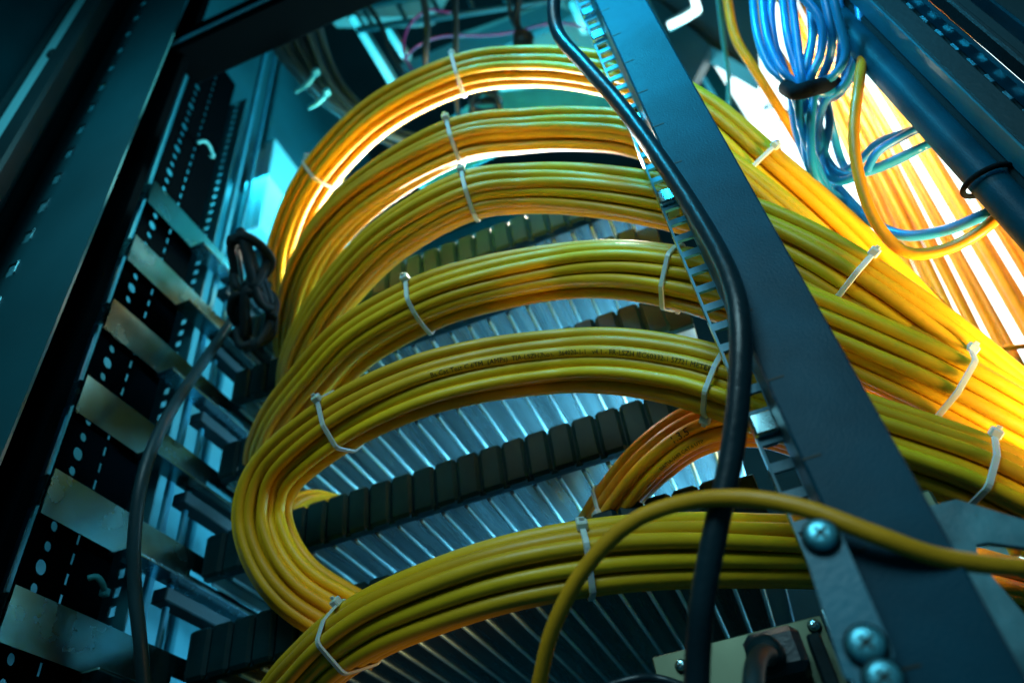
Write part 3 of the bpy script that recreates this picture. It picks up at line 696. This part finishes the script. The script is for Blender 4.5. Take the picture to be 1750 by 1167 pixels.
# ------------------------------------------------------------------ foreground brackets, screws, device
def screw(u, v, y, r, parent, m='screw'):
    p = PY(u, v, y); w = MB(); w.lathe(p, (0, -1, 0), [(0, r*1.2), (.0012, r*1.2), (.0014, r*1.15), (.0014, 0)], 28); wo = w.build('washer', 'plastic', parent)
    h = MB(); h.lathe(p+Vector((0, -.0015, 0)), (0, -1, 0), [(0, r), (.0012, r), (.0022, r*.9), (.0028, r*.72), (.0030, r*.5), (.0030, 0)], 28)
    so = h.build('screw', m, parent)
    c = MB(); q = p+Vector((0, -.0046, 0)); an = .5
    for a in (an, an+math.pi/2):
        d = Vector((math.cos(a), 0, math.sin(a)))*r*.48; n_ = Vector((-math.sin(a), 0, math.cos(a)))*r*.09
        c.prism([q-d-n_, q+d-n_, q+d+n_, q-d+n_], (0, -.0003, 0))
    c.build('cross_slot', 'ink', so)
def rounded(px, y, rad=.35, k=5):
    P_ = [PY(u, v, y) for u, v in px]; out = []; n = len(P_)
    for i in range(n):
        a, b, c = P_[i-1], P_[i], P_[(i+1) % n]; d = min((a-b).length, (c-b).length)*rad
        s_, e_ = b+(a-b).normalized()*d, b+(c-b).normalized()*d
        for q in range(k+1):
            f = q/k; out.append((s_*(1-f)**2+b*2*f*(1-f)+e_*f*f))
    return out
t = thing('mounting_bracket', PY(1440, 1020, .292), 'blue grey painted flat bracket with cross head screws over the lower post', 'bracket')
mb = MB(); mb.prism(rounded([(1364, 908), (1432, 898), (1534, 1128), (1446, 1168)], .292, .22), (0, .004, 0)); mb.build('plate', 'bracket', t)
screw(1403, 917, .2915, .0060, t); screw(1480, 1103, .2915, .0062, t)
t = thing('corner_clamp', PY(1500, 1160, .285), 'small metal clamp with a screw at the bottom edge below the bracket', 'clamp')
mb = MB(); mb.prism(rounded([(1455, 1150), (1530, 1128), (1560, 1180), (1570, 1230), (1470, 1230)], .286, .3), (0, .004, 0)); mb.build('plate', 'bracket', t)
screw(1510, 1162, .2855, .0058, t)
t = thing('corner_plate', PY(1680, 900, .36), 'worn blue grey corner plate with a cut-out at the bottom right edge', 'plate')
mb = MB(); mb.prism([PY(u, v, .36) for u, v in [(1570, 868), (1635, 853), (1790, 900), (1790, 940), (1690, 926), (1668, 930), (1672, 950), (1700, 990), (1790, 1095), (1800, 1300), (1740, 1300)]], (0, .004, 0)); mb.build('plate', 'cornerplate', t)
t = thing('latch_block', PY(1585, 850, .40), 'olive grey block wedged behind the post above the corner plate', 'block')
q0 = PY(1560, 840, .42); mb = MB(); mb.bbox((q0.x, .42, q0.z-.03), (PY(1605, 858, .42).x, .45, PY(1590, 832, .42).z), .002); mb.build('block', 'plate', t)

t = thing('power_unit', PY(1300, 1120, .43), 'olive metal power unit face with a black plug at the bottom of the photo', 'power unit')
YD = .43; A = PY(1118, 1140, YD); Bq = PY(1402, 1050, YD)
mb = MB(); mb.bbox((A.x, YD, .02), (Bq.x, YD+.002, Bq.z), .0006); mb.build('face_plate', 'plate', t)
mb = MB(); mb.bbox((A.x, YD+.0022, .02), (Bq.x, YD+.12, Bq.z-.001), .001); mb.build('housing', 'paneldark', t)
mb = MB(); mb.bbox((Bq.x+.0006, YD-.002, .02), (Bq.x+.0026, YD+.03, Bq.z+.002), .0005); mb.build('edge_trim', 'steel', t)
screw(1392, 1070, YD, .0030, t, 'steel'); screw(1165, 1138, YD, .0030, t, 'steel')
t = thing('power_plug', PY(1325, 1125, .42), 'black moulded power plug pushed into the olive power unit', 'plug')
a = PY(1275, 1112, .427); b = PY(1368, 1095, .427)
mb = MB(); mb.bbox((a.x, .400, a.z-.022), (b.x, .4295, b.z+.002), .004); mb.build('plug_body', 'blackrub', t)
mb = MB(); mb.lathe(PY(1312, 1122, .4), (-.2, -1, .1), [(0, .009), (.006, .009), (.008, .007), (.008, 0)], 20); mb.build('cord_boot', 'plastic', t)
mb = MB(); mb.tube(spline([PY(1318, 1122, .398), PY(1302, 1118, .375), PY(1290, 1140, .36), PY(1286, 1200, .35)], 24), .0047, 14); mb.build('cord', 'greyrub', t)
c0 = PY(1385, 1105, .428); mb = MB(); mb.bbox((b.x+.003, .415, b.z-.03), (b.x+.010, .4295, b.z-.001), .001); mb.build('retaining_clip', 'plastic', t)
cable([PY(1000, 1185, .40), PY(1080, 1160, .40), PY(1130, 1160, .405), PY(1200, 1185, .40)], .0022, 'thin dark wire arching at the bottom edge left of the power unit', 'blackrub', 'wire', n=30)
